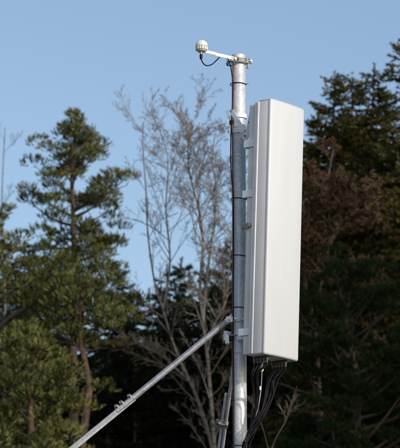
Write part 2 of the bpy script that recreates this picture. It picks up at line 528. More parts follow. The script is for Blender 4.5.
# upper, scissor tilt bracket
pl = pole_local(126)
c0 = Vector((pl.x, pl.y, pl.z))
upper = None
for dz in (.07, -.045):
    ub = MB()
    base = len(ub.v)
    n = 36
    for (r_, z_) in ((POLE_R - .001, -.016), (POLE_R + .007, -.016), (POLE_R + .007, .016), (POLE_R - .001, .016)):
        for k in range(n):
            a = 2 * math.pi * k / n
            ub.v.append(Vector((c0.x + r_ * math.cos(a), c0.y + r_ * math.sin(a), c0.z + dz + z_)))
    for i in range(4):
        j = (i + 1) % 4
        for k in range(n):
            k2 = (k + 1) % n
            ub.f.append((base + i * n + k, base + i * n + k2, base + j * n + k2, base + j * n + k))
    if upper is None: upper = ub.build('upper_tilt_bracket', M_BRKT, ant, smooth=True)
    else: ub.build('bracket_band', M_BRKT, upper, smooth=True)
yb = .221
for sx in (-.11, .11):
    A1 = Vector((sx, pl.y - .02, c0.z + .085)); K = Vector((sx, .276, c0.z - .125)); A2 = Vector((sx, yb + .010, c0.z + .075))
    bracket_beam(upper, 'scissor_arm', A1, K, .034, .006)
    bracket_beam(upper, 'scissor_arm', A2 + Vector((-.007 if sx < 0 else .007, 0, 0)), K + Vector((-.007 if sx < 0 else .007, 0, 0)), .034, .006)
    m = MB(); m.lathe(K + Vector((-.014 if sx < 0 else .014, 0, 0)), [(.029, 0), (.029, .006), (.014, .0065), (.014, .012)], 24, frame((-1 if sx < 0 else 1, 0, 0)))
    m.build('pivot_disc', M_BRKT, upper)
    q_ = (A1 * .22 + K * .78)
    m = MB(); m.lathe(q_ + Vector((-.013 if sx < 0 else .013, 0, 0)), [(.021, 0), (.021, .005), (.010, .0055), (.010, .010)], 24, frame((-1 if sx < 0 else 1, 0, 0)))
    m.build('pivot_disc', M_BRKT, upper)
    bolt(upper, K + Vector((-.026 if sx < 0 else .026, 0, 0)), (-1 if sx < 0 else 1, 0, 0), .008, .010)
    bolt(upper, A1 + Vector((-.004 if sx < 0 else .004, 0, 0)), (-1 if sx < 0 else 1, 0, 0), .008, .009)
    bolt(upper, (A2 + K) / 2 + Vector((-.011 if sx < 0 else .011, 0, 0)), (-1 if sx < 0 else 1, 0, 0), .006, .007)
m = MB()
m.box((0, yb + .008, c0.z + .05), (.17, .018, .07), None, .003)
m.build('crosspiece', M_BRKT, upper)
# straps that wrap the rear cover
for (py, hh) in ((150.0, .054), (199.5, .052), (336, .05)):
    q = INV @ at(250, py, PY - .1)
    z = q.z
    m = MB()
    m.box((-w2 + .010, .196, z), (.009, .098, hh), None, .002)
    m.box((w2 - .010, .196, z), (.009, .098, hh), None, .002)
    m.box((0, .241, z), (2 * w2 - .028, .008, hh), None, .002)
    m.build('strap', M_BRKT, ant)
# arm joining the middle strap and the pole
q = INV @ at(250, 199.5, PY - .1)
pl2 = pole_local(200)
# mid-height bolt lug
q = INV @ at(249, 231.5, PY - .1)
m = MB()
m.box((-.182, .20, q.z), (.03, .075, .016), None, .003)
m.box((-.188, .21, q.z - .013), (.016, .06, .012), None, .003)
m.box((-.182, .20, q.z + .015), (.022, .05, .014), None, .003)
m.build('cable_lug', M_GALVD, ant)
# lower bracket: block by the pole
pl3 = pole_local(336.5)
m = MB(); 
base = len(m.v); n = 36
for (r_, z_) in ((POLE_R - .001, -.02), (POLE_R + .007, -.02), (POLE_R + .007, .02), (POLE_R - .001, .02)):
    for k in range(n):
        a = 2 * math.pi * k / n
        m.v.append(Vector((pl3.x + r_ * math.cos(a), pl3.y + r_ * math.sin(a), pl3.z + z_)))
for i in range(4):
    j = (i + 1) % 4
    for k in range(n):
        k2 = (k + 1) % n
        m.f.append((base + i * n + k, base + i * n + k2, base + j * n + k2, base + j * n + k))
lower = m.build('lower_bracket', M_BRKT, ant, smooth=True)
m = MB()
m.box((pl3.x, pl3.y - .085, pl3.z), (.15, .09, .075), None, .004)
m.box((pl3.x, (pl3.y + .235) / 2 - .04, pl3.z), (.11, pl3.y - .235 - .02, .06), None, .004)
m.build('bracket_block', M_BRKT, lower)
m = MB()
m.box((pl3.x, pl3.y + .066, pl3.z), (.17, .028, .07), None, .005)
m.build('clamp_back', M_BRKT, lower)
for sx in (-1, 1):
    m = MB(); m.tube([(pl3.x + sx * .068, pl3.y - .06, pl3.z), (pl3.x + sx * .068, pl3.y + .105, pl3.z)], .006, 10); m.build('threaded_rod', M_STEEL, lower, smooth=True)
    bolt(lower, (pl3.x + sx * .068, pl3.y + .08, pl3.z), (0, 1, 0), .006, .012)
bolt(lower, (pl3.x - .075, pl3.y - .085, pl3.z), (-1, 0, 0), .006, .009)

# small black and grey clip on the left of the pole
p = at(230.3, 123.5, PY - .01)
clip = thing('cable_clip', 'small grey cable clip sticking out left of the mast beside the antenna top', 'clip', p)
m = MB(); m.box((-.012, 0, 0), (.022, .036, .058), None, .004); m.box((-.012, -.002, -.045), (.014, .026, .036), None, .004); m.build('clip_body', M_BRKT, clip)
m = MB(); m.box((.010, -.004, .004), (.030, .044, .030), None, .004); m.build('rubber_block', M_BLACK, clip)

# clamp remnant left of the pole by the brace
p = at(229, 339.5, PY - .01)
lug = thing('cable_clamp', 'pale square cable clamp on the left of the mast below the brace', 'clamp', p)
m = MB(); m.box((-.012, 0, 0), (.030, .038, .066), None, .005); m.build('clamp_body', M_BRKT, lug)
m = MB(); m.box((.018, -.006, .006), (.034, .05, .036), None, .005); m.build('rubber_block', M_BLACK, lug)

# ------------------------------------------------------------------ the dome sensor on its arm
e = Vector((.91, .41, 0)).normalized(); qv = Vector((-.41, .91, 0)).normalized()
zc = zat(62.2)
sens = thing('dome_sensor', 'small white dome sensor on a slim arm clamped to the mast top', 'sensor', (X0, PY, zc))
dome = at(201.6, 46.6, 17.74) - Vector((X0, PY, zc))
DR = .0435
m = MB()
pr = [(.012, -.040), (.030, -.037), (.037, -.030)]
m.lathe(dome, pr + [(.038, -.028)], 40); m.build('sensor_base', M_WPLAST, sens, smooth=True)
m = MB(); m.lathe(dome, [(.0375, -.0285), (.041, -.027), (.0425, -.004), (.0425, -.001)], 40); ring = m.build('vent_ring', M_VENT, sens, smooth=True)
for k in range(14):
    a = 2 * math.pi * k / 14
    m = MB(); m.box(dome + Vector((.0425 * math.cos(a), .0425 * math.sin(a), -.0145)), (.004, .010, .024), Matrix.Rotation(a, 3, 'Z') @ Matrix.Rotation(R(6), 3, 'Y'), .001)
    m.build('vent_fin', M_HOUSE, ring)
m = MB(); m.lathe(dome, [(.0425, -.0005), (DR + .001, .001), (DR + .001, .006)] + [(DR * math.cos(a), .007 + DR * .95 * math.sin(a)) for a in [R(x) for x in range(4, 88, 6)]] + [(.001, .007 + DR * .95)], 48)
m.build('dome_shell', M_WPLAST, sens, smooth=True)
# connector under the dome
m = MB(); m.lathe(dome + Vector((-.004, 0, -.0405)), [(.011, 0), (.011, -.008), (.008, -.009), (.008, -.022)], 20); m.build('connector', M_BRASS, sens, smooth=True)
m = MB(); m.lathe(dome + Vector((-.004, 0, -.058)), [(.0105, 0), (.0105, -.026), (.008, -.034), (.0045, -.04)], 20); plug = m.build('plug', M_BLACK, sens, smooth=True)
# arm: flat bar with a widened near end
armA = dome + Vector((.026, .02, -.030)); armB = Vector(e * -.082 - qv * (POLE_R + .018)) + Vector((0, 0, .006))
dd = (armB - armA).normalized(); La = (armB - armA).length
xx = Vector((0, 0, 1)); xx = (xx - dd * xx.dot(dd)).normalized(); yy = dd.cross(xx)
MA = Matrix((xx, yy, dd)).transposed()
m = MB()
m.prism([(.0115, -.003), (.0115, .003), (-.0115, .003), (-.0115, -.003)], 0, La * .42, MA, armA)
m.prism([(.0085, -.0032), (.0085, .0028), (-.0165, .0028), (-.0165, -.0032)], La * .36, La + .012, MA, armA)
m.build('arm', M_WPAINT, sens, bevel=.0012)
m = MB(); m.box(armA + MA @ Vector((.009, -.009, La * .2)), (.004, .018, La * .46), MA, .001); m.build('arm_flange', M_WPAINT, sens)
bolt(sens, armB - qv * .004, tuple(-qv), .006, .006)
m = MB(); m.lathe(armA + MA @ Vector((-.003, -.0035, La * .88)), [(.0035, 0), (.0035, .002)], 12, MA @ frame((0, -1, 0))); m.build('arm_hole_disc', M_BLACK, sens)  # black disc laid on the arm, painting the dark of a hole
# two slotted clamp jaws either side of the pole
for sgn, nm in ((-1, 'front'), (1, 'rear')):
    m = MB()
    Mj = Matrix((e, qv, Vector((0, 0, 1)))).transposed()
    cen = e * (-.006 if sgn < 0 else .022) + qv * sgn * (POLE_R + .009)
    for dz in (-.015, .015):
        m.box(cen + Vector((0, 0, dz)), (.178, .012, .007), Mj, .002)
    m.box(cen + Vector((0, 0, -.0)) - e * .082, (.014, .012, .03), Mj, .002)
    m.box(cen - e * .045, (.012, .012, .03), Mj, .001)
    m.box(cen + e * .045, (.012, .012, .03), Mj, .001)
    m.box(cen + e * .082, (.014, .012, .03), Mj, .002)
    m.box(cen + qv * sgn * .005 , (.046, .006, .026), Mj, .001)
    m.build('clamp_jaw', M_GALVD, sens)
for s in (-1, 1):
    c_ = e * (.004 + s * .063)
    m = MB(); m.tube([c_ - qv * (POLE_R + .03), c_ + qv * (POLE_R + .03)], .0045, 10); m.build('clamp_rod', M_STEEL, sens, smooth=True)
    bolt(sens, c_ - qv * (POLE_R + .016), tuple(-qv), .006, .009, 'nut')
    bolt(sens, c_ + qv * (POLE_R + .016), tuple(qv), .006, .009, 'nut')

# ------------------------------------------------------------------ cables
def cable(name, pts, r, mat, label, group=None, k=8):
    m = MB(); m.tube(spline(pts, k), r, 10)
    o = m.build(name, mat, None, smooth=True)
    return tag(o, label, 'cable', group)
P0 = Vector((X0, PY, zc))
pd = P0 + dome + Vector((-.004, 0, -.095))
cable('sensor_cable', [pd, at(201.0, 57.5, 17.74), at(202.6, 62.5, 17.75), at(206.5, 65.6, 17.79), at(212, 64.3, 17.84), at(217, 59.8, 17.89),
      at(221, 56.4, 17.93), at(226, 57.8, 17.97), at(229.2, 61.5, 17.955), at(231.2, 70, 17.945), at(232.6, 80, 17.945), at(233.3, 86, 17.95),
      at(232.6, 100, 17.95), at(231.6, 118, 17.955), at(230.9, 136, 17.955), at(230.7, 155, 17.95), at(231.3, 175, 17.95), at(233.4, 199, 17.95), at(233.6, 256, 17.952),
      at(233.3, 308, 17.952), at(233.5, 380, 17.953), at(233.6, 447, 17.953), at(234, 520, 17.95), Vector((X0 - .08, PY - .1, ROOF_Z + .005))],
      .0042, M_BLACK, 'thin black cable looping from the dome sensor and down the mast')
xl = X0 - POLE_R - .0015
cable('maroon_cable', [Vector((xl + .016, PY - .038, zat(63))), Vector((xl + .013, PY - .037, zat(75))), Vector((xl + .007, PY - .032, zat(90))), Vector((xl + .004, PY - .03, zat(140))), Vector((xl + .006, PY - .032, zat(200))),
      Vector((xl + .005, PY - .031, zat(257))), Vector((xl + .002, PY - .028, zat(290))), Vector((xl + .003, PY - .029, zat(309))), Vector((xl - .002, PY - .025, zat(335))), Vector((xl + .003, PY - .03, zat(380))), Vector((xl + .006, PY - .032, zat(446))),
      Vector((xl + .004, PY - .03, zat(520))), Vector((xl - .03, PY - .06, ROOF_Z + .006))],
      .0052, M_MAROON, 'thin maroon cable running straight down the left side of the mast')

rng = random.Random(4)
ends = []
for i, c in enumerate(conn):
    row, k = divmod(i, 5)
    a = ANT @ c
    jit = lambda s: Vector((rng.uniform(-s, s), rng.uniform(-s, s), 0))
    if row == 0:
        way = [(252.5 + k * 1.6, 375), (254.0 + k * 1.3, 395), (253.5 + k * 1.3, 411), (249.3 + k * 1.3, 426), (245.0 + k * 1.1, 438), (242.5 + k * .9, 449)]
        Ys = [a.y, 17.86, 17.87, 17.87, 17.88, 17.90]
    else:
        way = [(268.5 + k * 2.3, 380), (265.5 + k * 2.2, 396), (260.5 + k * 1.8, 411), (254.0 + k * 1.4, 424), (248.3 + k * 1.1, 436), (244.6 + k * .8, 450)]
        Ys = [a.y, 17.84, 17.83, 17.84, 17.86, 17.88]
    pts = [a + Vector((0, 0, .012)), a + Vector((0, 0, -.02))]
    for (px_, py_), Y_ in zip(way, Ys):
        pts.append(at(px_ + rng.uniform(-1.3, 1.3), py_, Y_ + rng.uniform(-.02, .02) + .008 * k))
    last = pts[-1]
    pts += [Vector((X0 + .055 + .006 * k, PY - .03 - .012 * row, last.z - .25)), Vector((X0 + .06 + .01 * k, PY - .04 - .014 * row, ROOF_Z + .3)), Vector((X0 + .25 + .04 * k, PY - .1 - .05 * row, ROOF_Z + .01))]
    which = ['first', 'second', 'third', 'fourth', 'fifth'][k]
    lab = f'black feeder cable hanging under the antenna, {which} from the left in the ' + ('left bundle' if row == 0 else 'right bundle')
    cable('feeder_cable', pts, .0053, M_BLACK, lab, 'black feeder cables under the antenna')
# pale pigtail with a white connector between the bundles
a = ANT @ Vector((-.02, .10, -.012))
pg = cable('ground_wire', [a, at(262.3, 364, a.y), at(262.0, 370, a.y), at(261, 388, 17.85), at(259.5, 400, 17.86), at(257.3, 411, 17.87), at(251, 427, 17.88), at(246, 442, 17.9), Vector((X0 + .06, PY - .05, zat(520))), Vector((X0 + .15, PY - .16, ROOF_Z + .01))],
      .0035, M_VENT, 'thin grey wire with white sleeve hanging between the two cable bundles')
m = MB(); q1 = at(262.1, 368.5, a.y); m.lathe(q1, [(.004, .03), (.009, .02), (.011, -.01), (.006, -.022)], 12); sl_ = m.build('white_sleeve', M_WPLAST, pg, smooth=True)
m = MB(); q1 = at(260.2, 388, 17.85); m.lathe(q1, [(.006, .012), (.008, .008), (.008, -.012), (.006, -.016)], 12); m.build('white_sleeve', M_WPLAST, pg, smooth=True)

# ------------------------------------------------------------------ trees
class Tree:
    def __init__(s, seed):
        s.rg = np.random.default_rng(seed)
        s.segs = []      # p0, p1, r0, r1, class
        s.tuf = []       # pos, dir, length
    def seg_path(s, pts, r0, r1, cls=0):
        n = len(pts) - 1
        for i in range(n):
            a = r0 + (r1 - r0) * i / n; b = r0 + (r1 - r0) * (i + 1) / n
            s.segs.append((*pts[i], *pts[i + 1], a, b, cls))

def seg_mesh(name, segs, mat, parent, sides=5):
    A = np.array(segs, dtype=np.float64)
    N = len(A)
    p0, p1, r0, r1 = A[:, 0:3], A[:, 3:6], A[:, 6], A[:, 7]
    d = p1 - p0; L = np.linalg.norm(d, axis=1, keepdims=True) + 1e-9; d = d / L
    p1 = p1 + d * (r1[:, None] * .5)
    up = np.where(np.abs(d[:, 2:3]) < .95, np.array([[0, 0, 1.0]]), np.array([[1.0, 0, 0]]))
    a = np.cross(d, up); a /= np.linalg.norm(a, axis=1, keepdims=True); b = np.cross(d, a)
    ang = np.arange(sides) * 2 * np.pi / sides
    ca, sa = np.cos(ang), np.sin(ang)
    ring = a[:, None, :] * ca[None, :, None] + b[:, None, :] * sa[None, :, None]
    V = np.concatenate([p0[:, None, :] + ring * r0[:, None, None], p1[:, None, :] + ring * r1[:, None, None]], axis=1).reshape(-1, 3)
    base = (np.arange(N) * 2 * sides)[:, None]
    k = np.arange(sides); k2 = (k + 1) % sides
    quad = np.stack([k, k2, k2 + sides, k + sides], axis=1).reshape(1, -1)
    idx = (base + quad).reshape(-1)
    return raw_mesh(name, V, idx, 4, mat, parent, smooth=True)

def raw_mesh(name, V, idx, n, mat, parent, smooth=False, tone=None):
    me = bpy.data.meshes.new(name)
    nf = len(idx) // n
    me.vertices.add(len(V)); me.vertices.foreach_set('co', V.astype(np.float32).ravel())
    me.loops.add(len(idx)); me.loops.foreach_set('vertex_index', idx.astype(np.int32))
    me.polygons.add(nf); me.polygons.foreach_set('loop_start', (np.arange(nf) * n).astype(np.int32))
    try: me.polygons.foreach_set('loop_total', np.full(nf, n, dtype=np.int32))
    except Exception: pass
    if smooth: me.polygons.foreach_set('use_smooth', np.ones(nf, dtype=bool))
    if tone is not None:
        at_ = me.attributes.new('tone', 'FLOAT', 'FACE'); at_.data.foreach_set('value', tone.astype(np.float32))
    me.update(calc_edges=True); me.materials.append(mat)
    return link(bpy.data.objects.new(name, me), parent)

def norm(v): return v / (np.linalg.norm(v, axis=-1, keepdims=True) + 1e-9)

def needle_mesh(name, tuf, mat, parent, rg, k=16, nl=.085, nw=.012, spread=(.35, 1.1), along=1.0):
    """each tuft: k needles standing off an axis of its own"""
    T = np.array(tuf, dtype=np.float64); N = len(T)
    pos, d, L = T[:, :3], norm(T[:, 3:6]), T[:, 6]
    d = d[:, None, :].repeat(k, 1)
    u = rg.random((N, k)) ** .8 * along
    base = pos[:, None, :] + d * (L[:, None] * u)[:, :, None]
    rnd = norm(rg.normal(size=(N, k, 3)))
    perp = norm(rnd - d * (rnd * d).sum(-1, keepdims=True))
    al = rg.uniform(spread[0], spread[1], (N, k, 1))
    nd = d * np.cos(al) + perp * np.sin(al)
    ln = nl * rg.uniform(.65, 1.15, (N, k, 1))
    sd = norm(np.cross(nd, norm(rg.normal(size=(N, k, 3))))) * nw * .5 * rg.uniform(.7, 1.3, (N, k, 1))
    V = np.stack([base - sd, base + sd, base + nd * ln], axis=2).reshape(-1, 3)
    idx = np.arange(N * k * 3)
    tone = (rg.random(N) * .62)[:, None].repeat(k, 1) + rg.random((N, k)) * .15
    return raw_mesh(name, V, idx, 3, mat, parent, tone=tone.reshape(-1))

def walk(rg, p, d, L, n, wob, trop):
    pts = [p]; st = L / n; d = norm(np.array(d, float)); p = np.array(p, float)
    for i in range(n):
        d = norm(d + rg.normal(size=3) * wob + np.array([0, 0, trop]))
        p = p + d * st; pts.append(p)
    return pts

def spruce(seed, H, Rb, zmin, droop=.0, dense=1.0, zdet=0.0, step=.17, gap=.0):
    t = Tree(seed); rg = t.rg
    n = 14
    tr = [np.array([0, 0, 0.0])]
    for i in range(1, n + 1):
        tr.append(np.array([rg.normal() * .035, rg.normal() * .035, H * i / n]) if i < n else np.array([0.02, 0, H]))
    r_ = [.17 * (1 - i / n) ** .9 + .008 for i in range(n + 1)]
    for i in range(n): t.segs.append((*tr[i], *tr[i + 1], r_[i], r_[i + 1], 0))
    z = zmin
    t.tuf.append((0.02, 0, H - .12, 0, 0, 1, .22)); t.tuf.append((0.02, 0, H - .3, 0.1, 0, 1, .25))
    t.tuf.append((0.02, 0, H - .45, -0.1, 0.1, 1, .3))
    lean = rg.uniform(0, 6.28)
    while z < H - .12:
        f = (H - z) / (H - zmin)
        det = 1.0 if z > zdet else .45
        for q in range(3 if f < .15 else (4 if det == 1 else 3)):
            if rg.random() < gap: continue
            az = rg.uniform(0, 2 * math.pi)
            L = Rb * 1.12 * (f ** .68) * rg.uniform(.55, 1.15) * (1 + .18 * math.cos(az - lean)) + .07
            el = .55 * (1 - f) ** 3 - droop - .15 * f
            d0 = np.array([math.cos(az) * math.cos(el), math.sin(az) * math.cos(el), math.sin(el)])
            ns = max(3, int(L / .25))
            pts = walk(rg, np.array([0, 0, z + rg.uniform(-.06, .06)]), d0, L, ns, .07, .035)
            t.seg_path(pts, .010 + .014 * L, .003, 1)
            m_ = max(3, int(L / .085 * dense * det))
            for j in range(m_):
                u = .12 + .88 * (j + rg.random()) / m_
                x = u * ns; i0 = min(int(x), ns - 1); fr = x - i0
                p = pts[i0] * (1 - fr) + pts[i0 + 1] * fr
                dl = norm(pts[i0 + 1] - pts[i0])
                sd = norm(np.cross(dl, [0, 0, 1])) * (1 if j % 2 else -1)
                tl = (.12 + .30 * L / 1.6 * (1 - u * .75)) * rg.uniform(.6, 1.3)
                td = norm(dl * .75 + sd * rg.uniform(.5, 1.0) + np.array([0, 0, rg.uniform(-.55, .12)]))
                nt_ = max(1, int(tl / .13))
                for g in range(nt_):
                    t.tuf.append((*(p + td * tl * g / nt_), *norm(td + np.array([0, 0, -.12 * g])), tl / nt_ * 1.15))
            t.tuf.append((*pts[-1], *norm(pts[-1] - pts[-2]), .13))
        z += step * rg.uniform(.7, 1.3)
    return t

def pine(seed, H, Rb, zmin, nl=46, zdet=0.0, top_sharp=.6, dens=1.0, clump=4):
    t = Tree(seed); rg = t.rg
    n = 12; tr = [np.zeros(3)]
    for i in range(1, n + 1): tr.append(np.array([rg.normal() * .08, rg.normal() * .08, H * i / n]))
    tr[-1][:2] = 0
    for i in range(n): t.segs.append((*tr[i], *tr[i + 1], .17 * (1 - i / n) ** .8 + .015, .17 * (1 - (i + 1) / n) ** .8 + .015, 0))
    def trunk(z):
        x = z / H * n; i = min(int(x), n - 1); return tr[i] * (1 - (x - i)) + tr[i + 1] * (x - i)
    for q in range(nl):
        z = zmin + (H - .15 - zmin) * ((q + rg.random()) / nl)
        f = (H - z) / (H - zmin)
        az = q * 2.4 + rg.uniform(-.5, .5)
        prof = min(1, f / .45) ** top_sharp * (1 - .35 * max(0, f - .6))
        L = Rb * prof * rg.uniform(.6, 1.1) + .06
        el = .75 * (1 - f) ** 1.5 + rg.uniform(-.05, .25)
        d0 = np.array([math.cos(az) * math.cos(el), math.sin(az) * math.cos(el), math.sin(el)])
        ns = max(3, int(L / .3)); pts = walk(rg, trunk(z), d0, L, ns, .13, .05)
        t.seg_path(pts, .012 + .018 * L, .006, 1)
        det = 1 if z > zdet else .35
        m_ = max(4, int(L * 9.0 * det * dens))
        nc = max(2, int(L / .36 * dens) + 1) if det == 1 else 2
        for j in range(nc):
            u = .42 + .58 * (j + rg.random() * .7) / nc if j < nc - 1 else 1
            x = min(u, 1) * ns; i0 = min(int(x), ns - 1); fr = x - i0
            p = pts[i0] * (1 - fr) + pts[i0 + 1] * fr
            dl = norm(pts[i0 + 1] - pts[i0])
            bd = norm(dl * .6 + norm(rg.normal(size=3) * np.array([1, 1, .3])) * .9 + np.array([0, 0, .2]))
            bp = walk(rg, p, bd, rg.uniform(.1, .38) * min(1, .25 + f * 2.2), 3, .12, .12)
            t.seg_path(bp, .009, .004, 1)
            cc = bp[-1]; cr_ = np.array([1, 1, .55]) * rg.uniform(.19, .34) * (.5 + .5 * min(1, f / .25))
            for g in range(int(46 * (cr_[0] / .24) ** 1.7) + 6):
                v = norm(rg.normal(size=3)); v[2] = v[2] if v[2] > -.35 else -v[2]
                pp = cc + v * cr_ * rg.uniform(.55, 1.0)
                td = norm(v * .75 + np.array([0, 0, .6]) + rg.normal(size=3) * .18)
                t.tuf.append((*(pp - td * .04), *td, rg.uniform(.05, .105)))
    return t

def bare(seed, stems, levels=4, spread=.65, twigs=1.0, trop=.05, hang=0.0, ratio=.62, leaf=0, reach=1.7, zlow=7.5):
    """stems: list of (points, r0, r1); branches grow off each"""
    t = Tree(seed); rg = t.rg
    def sub(pts, r0, r1, L, lev):
        if lev > levels: return
        nb = {1: 26, 2: 8, 3: 5, 4: 3}[lev]
        nb = max(2, int(nb * (twigs if lev > 1 else 1)))
        n = len(pts) - 1
        for b in range(nb):
            u = (.22 if lev == 1 else .18) + .8 * (b + rg.random()) / nb
            u = min(u, .99); x = u * n; i0 = min(int(x), n - 1); fr = x - i0
            p = pts[i0] * (1 - fr) + pts[i0 + 1] * fr
            if p[2] < zlow: continue
            dl = norm(pts[i0 + 1] - pts[i0])
            rnd = norm(rg.normal(size=3)); perp = norm(rnd - dl * rnd.dot(dl))
            sp = spread * rg.uniform(.6, 1.4)
            d = norm(dl * math.cos(sp) + perp * math.sin(sp))
            l = L * ratio * rg.uniform(.5, 1.1) * (1 - .55 * u)
            ra = (r0 + (r1 - r0) * u) * .55; ra = min(max(ra, .003), .012)
            rb = max(ra * .3, .0022)
            ns = max(3, int(l / .28)) if lev < 3 else 3
            q = walk(rg, p, d, l, ns, .15 if lev < 3 else .11, trop - (hang if lev >= 3 else 0))
            t.seg_path(q, ra, rb, lev)
            if leaf and lev >= 3:
                for k in range(leaf):
                    uu = rg.random(); j = min(int(uu * ns), ns - 1)
                    t.tuf.append((*(q[j] + (q[j + 1] - q[j]) * rg.random()), *norm(rg.normal(size=3)), .05))
            sub(q, ra, rb, l, lev + 1)
    for st in stems:
        pts, r0, r1 = st[:3]; fac = st[3] if len(st) > 3 else 1.0
        pts = [np.array(p, float) for p in pts]
        fine = [pts[0]]
        for q in pts[1:]:
            g = np.linalg.norm(q - fine[-1]); k = max(1, int(g / .9)); o_ = fine[-1]
            fine += [o_ + (q - o_) * (i + 1) / k for i in range(k)]
        pts = fine
        sp_ = [np.array(v) for v in spline([Vector(p) for p in pts], 5)]
        t.seg_path(sp_, r0, r1, 0)
        L = sum(np.linalg.norm(sp_[i + 1] - sp_[i]) for i in range(len(sp_) - 1))
        sub(sp_, r0, r1, reach * fac / ratio, 1)
    return t

def place_tree(name, t, loc, label, group, bark, twigmat, fmat=None, needle=None, rz=0.0, sc=1.0, cname='crown'):
    o = thing(name, label, 'tree', loc, (0, 0, rz), group)
    o.scale = (sc, sc, sc)
    trunk = [s for s in t.segs if s[8] == 0]; rest = [s for s in t.segs if s[8] != 0]
    seg_mesh('trunk', trunk, bark, o, 9)
    if fmat is None:
        big = [s for s in rest if s[6] > .02]; small = [s for s in rest if s[6] <= .02]
        if big: seg_mesh('limbs', big, bark, o, 6)
        tw = seg_mesh('crown', small, twigmat, o, 3)
    else:
        seg_mesh('branches', rest, twigmat, o, 4)
        needle_mesh(cname, t.tuf, fmat, o, t.rg, **(needle or {}))
    return o

def copy_tree(o, loc, rz, sc, label, group, mat=None):
    c = o.copy(); C.objects.link(c); c.location = loc; c.rotation_euler = (0, 0, rz); c.scale = (sc, sc, sc * 1.0)
    c['label'] = label; c['group'] = group
    for ch in o.children:
        k = ch.copy(); C.objects.link(k); k.parent = c
        if mat and ch.name.startswith('crown'):
            k.material_slots[0].link = 'OBJECT'; k.material_slots[0].material = mat
    return c

SPN = dict(k=24, nl=.07, nw=.023, spread=(.5, 1.3))
PIN = dict(k=26, nl=.055, nw=.0072, spread=(.2, .9))
GZ = -.2
def foot(px, py, Y):
    """ground point of a tree whose tip shows at px, py, and its height"""
    p = at(px, py, Y); return (p.x, Y, GZ), p.z - GZ

G_P = 'pines at the left'; G_S = 'spruces rising behind the antenna at the right'; G_B = 'bare birches'; G_D = 'dark conifers in the forest behind'
# --- left pines
loc, Ht = foot(76, 114, 52)
place_tree('pine_tree', pine(11, Ht, 1.1, Ht - 4.3, 50, Ht - 7.6, 1.15), loc, 'tallest pine at the left, its narrow tip catching the sun above the other pines', G_P, M_PBARK, M_BARK, M_PINE, PIN)
loc, Ht = foot(-10, 218, 46)
place_tree('pine_tree', pine(12, Ht, 1.5, Ht - 4.6, 54, Ht - 5, .55), loc, 'olive pine whose round crown reaches into the picture from the left edge', G_P, M_PBARK, M_BARK, M_PINE, PIN, rz=1)
loc, Ht = foot(24, 348, 38)
P3 = place_tree('pine_tree', pine(13, Ht, .95, Ht - 3.0, 44, Ht - 4, .45), loc, 'nearest pine, bushy and sunlit in the lower left corner', G_P, M_PBARK, M_BARK, M_PINE, PIN)
loc, Ht = foot(84, 280, 41)
place_tree('pine_tree', pine(14, Ht, .8, Ht - 1.3, 20, Ht - 4, .45), loc, 'flat topped pine between the corner pine and the leaning birch', G_P, M_PBARK, M_BARK, M_PINE, PIN, rz=2)
# --- right spruces
loc, Ht = foot(333.5, 76, 50)
S1 = place_tree('spruce_tree', spruce(21, Ht, 1.25, Ht - 7.5, .16, 1.5, Ht - 5, gap=.1, step=.095), loc, 'slender pointed spruce directly right of the antenna top', G_S, M_BARK, M_BARK, M_SPRUCE, SPN)
loc, Ht = foot(351.5, 77, 50.8)
S2 = place_tree('spruce_tree', spruce(22, Ht, 1.15, Ht - 7.5, .16, 1.5, Ht - 5, gap=.12, step=.095), loc, 'pointed spruce standing second from the antenna, close to its slender twin', G_S, M_BARK, M_BARK, M_SPRUCE, SPN)
loc, Ht = foot(373, 68, 49)
S3 = place_tree('spruce_tree', spruce(23, Ht, 1.05, Ht - 7.5, .2, 1.4, Ht - 5, gap=.15, step=.09), loc, 'ragged spruce with gaps of sky, third from the antenna', G_S, M_BARK, M_BARK, M_SPRUCE, SPN)
loc, Ht = foot(402, 36, 48)
S4 = place_tree('spruce_tree', spruce(24, Ht, 1.3, Ht - 9, .16, 1.4, Ht - 6, gap=.18, step=.1), loc, 'tallest spruce, cut by the right edge of the picture', G_S, M_BARK, M_BARK, M_SPRUCE, SPN)

for (px, py, Y, k, lab) in ((311, 138, 51.5, 5.4, 'low spruce showing as a strip beside the panel edge'), (317, 116, 53, 1.0, 'short spruce whose left side touches the right edge of the antenna'), (343, 112, 54, 2.1, 'spruce filling the gap between the two pointed spruces'),
                            (386, 92, 53, 3.3, 'spruce between the ragged spruce and the tallest one'), (363, 114, 55, 4.6, 'low spruce behind the ragged spruce')):
    l2, h2 = foot(px, py, Y)
    copy_tree(S2 if px != 343 else S1, (l2[0], Y, GZ - (foot(351.5 if px != 343 else 333.5, 77 if px != 343 else 76, 50.8 if px != 343 else 50)[1] - h2)), k, 1.0, lab, G_S)
# --- bare birches
def rel(pts, base):
    return [np.array(p - base) for p in pts]
Y = 40
b0 = at(214, 448, Y); base = Vector((b0.x + .1, Y, GZ))
pts = rel([base, at(214.5, 448, Y), at(211, 400, Y), at(207, 352, Y), at(203.5, 318, Y), at(208, 268, Y - .1), at(214, 226, Y), at(216, 186, Y + .1), at(212, 162, Y), at(215, 134, Y)], base)
pts2 = rel([at(204, 325, Y), at(200, 290, Y), at(203, 245, Y), at(199, 210, Y + .2), at(190, 175, Y + .2), at(188, 150, Y), at(190, 124, Y)], base)
pts3 = rel([at(207, 352, Y), at(214, 325, Y - .1), at(226, 300, Y - .2), at(229, 262, Y), at(233, 215, Y), at(229, 165, Y)], base)
place_tree('birch_tree', bare(31, [(pts, .062, .007), (pts2, .030, .006), (pts3, .024, .006)], 4, .6, 1.0, .05), base, 'pale forked birch whose trunk stands just left of the mast', G_B, M_BIRCH, M_TWIG)
Y = 41.5
b0 = at(222, 448, Y); base = Vector((b0.x + .5, Y, GZ))
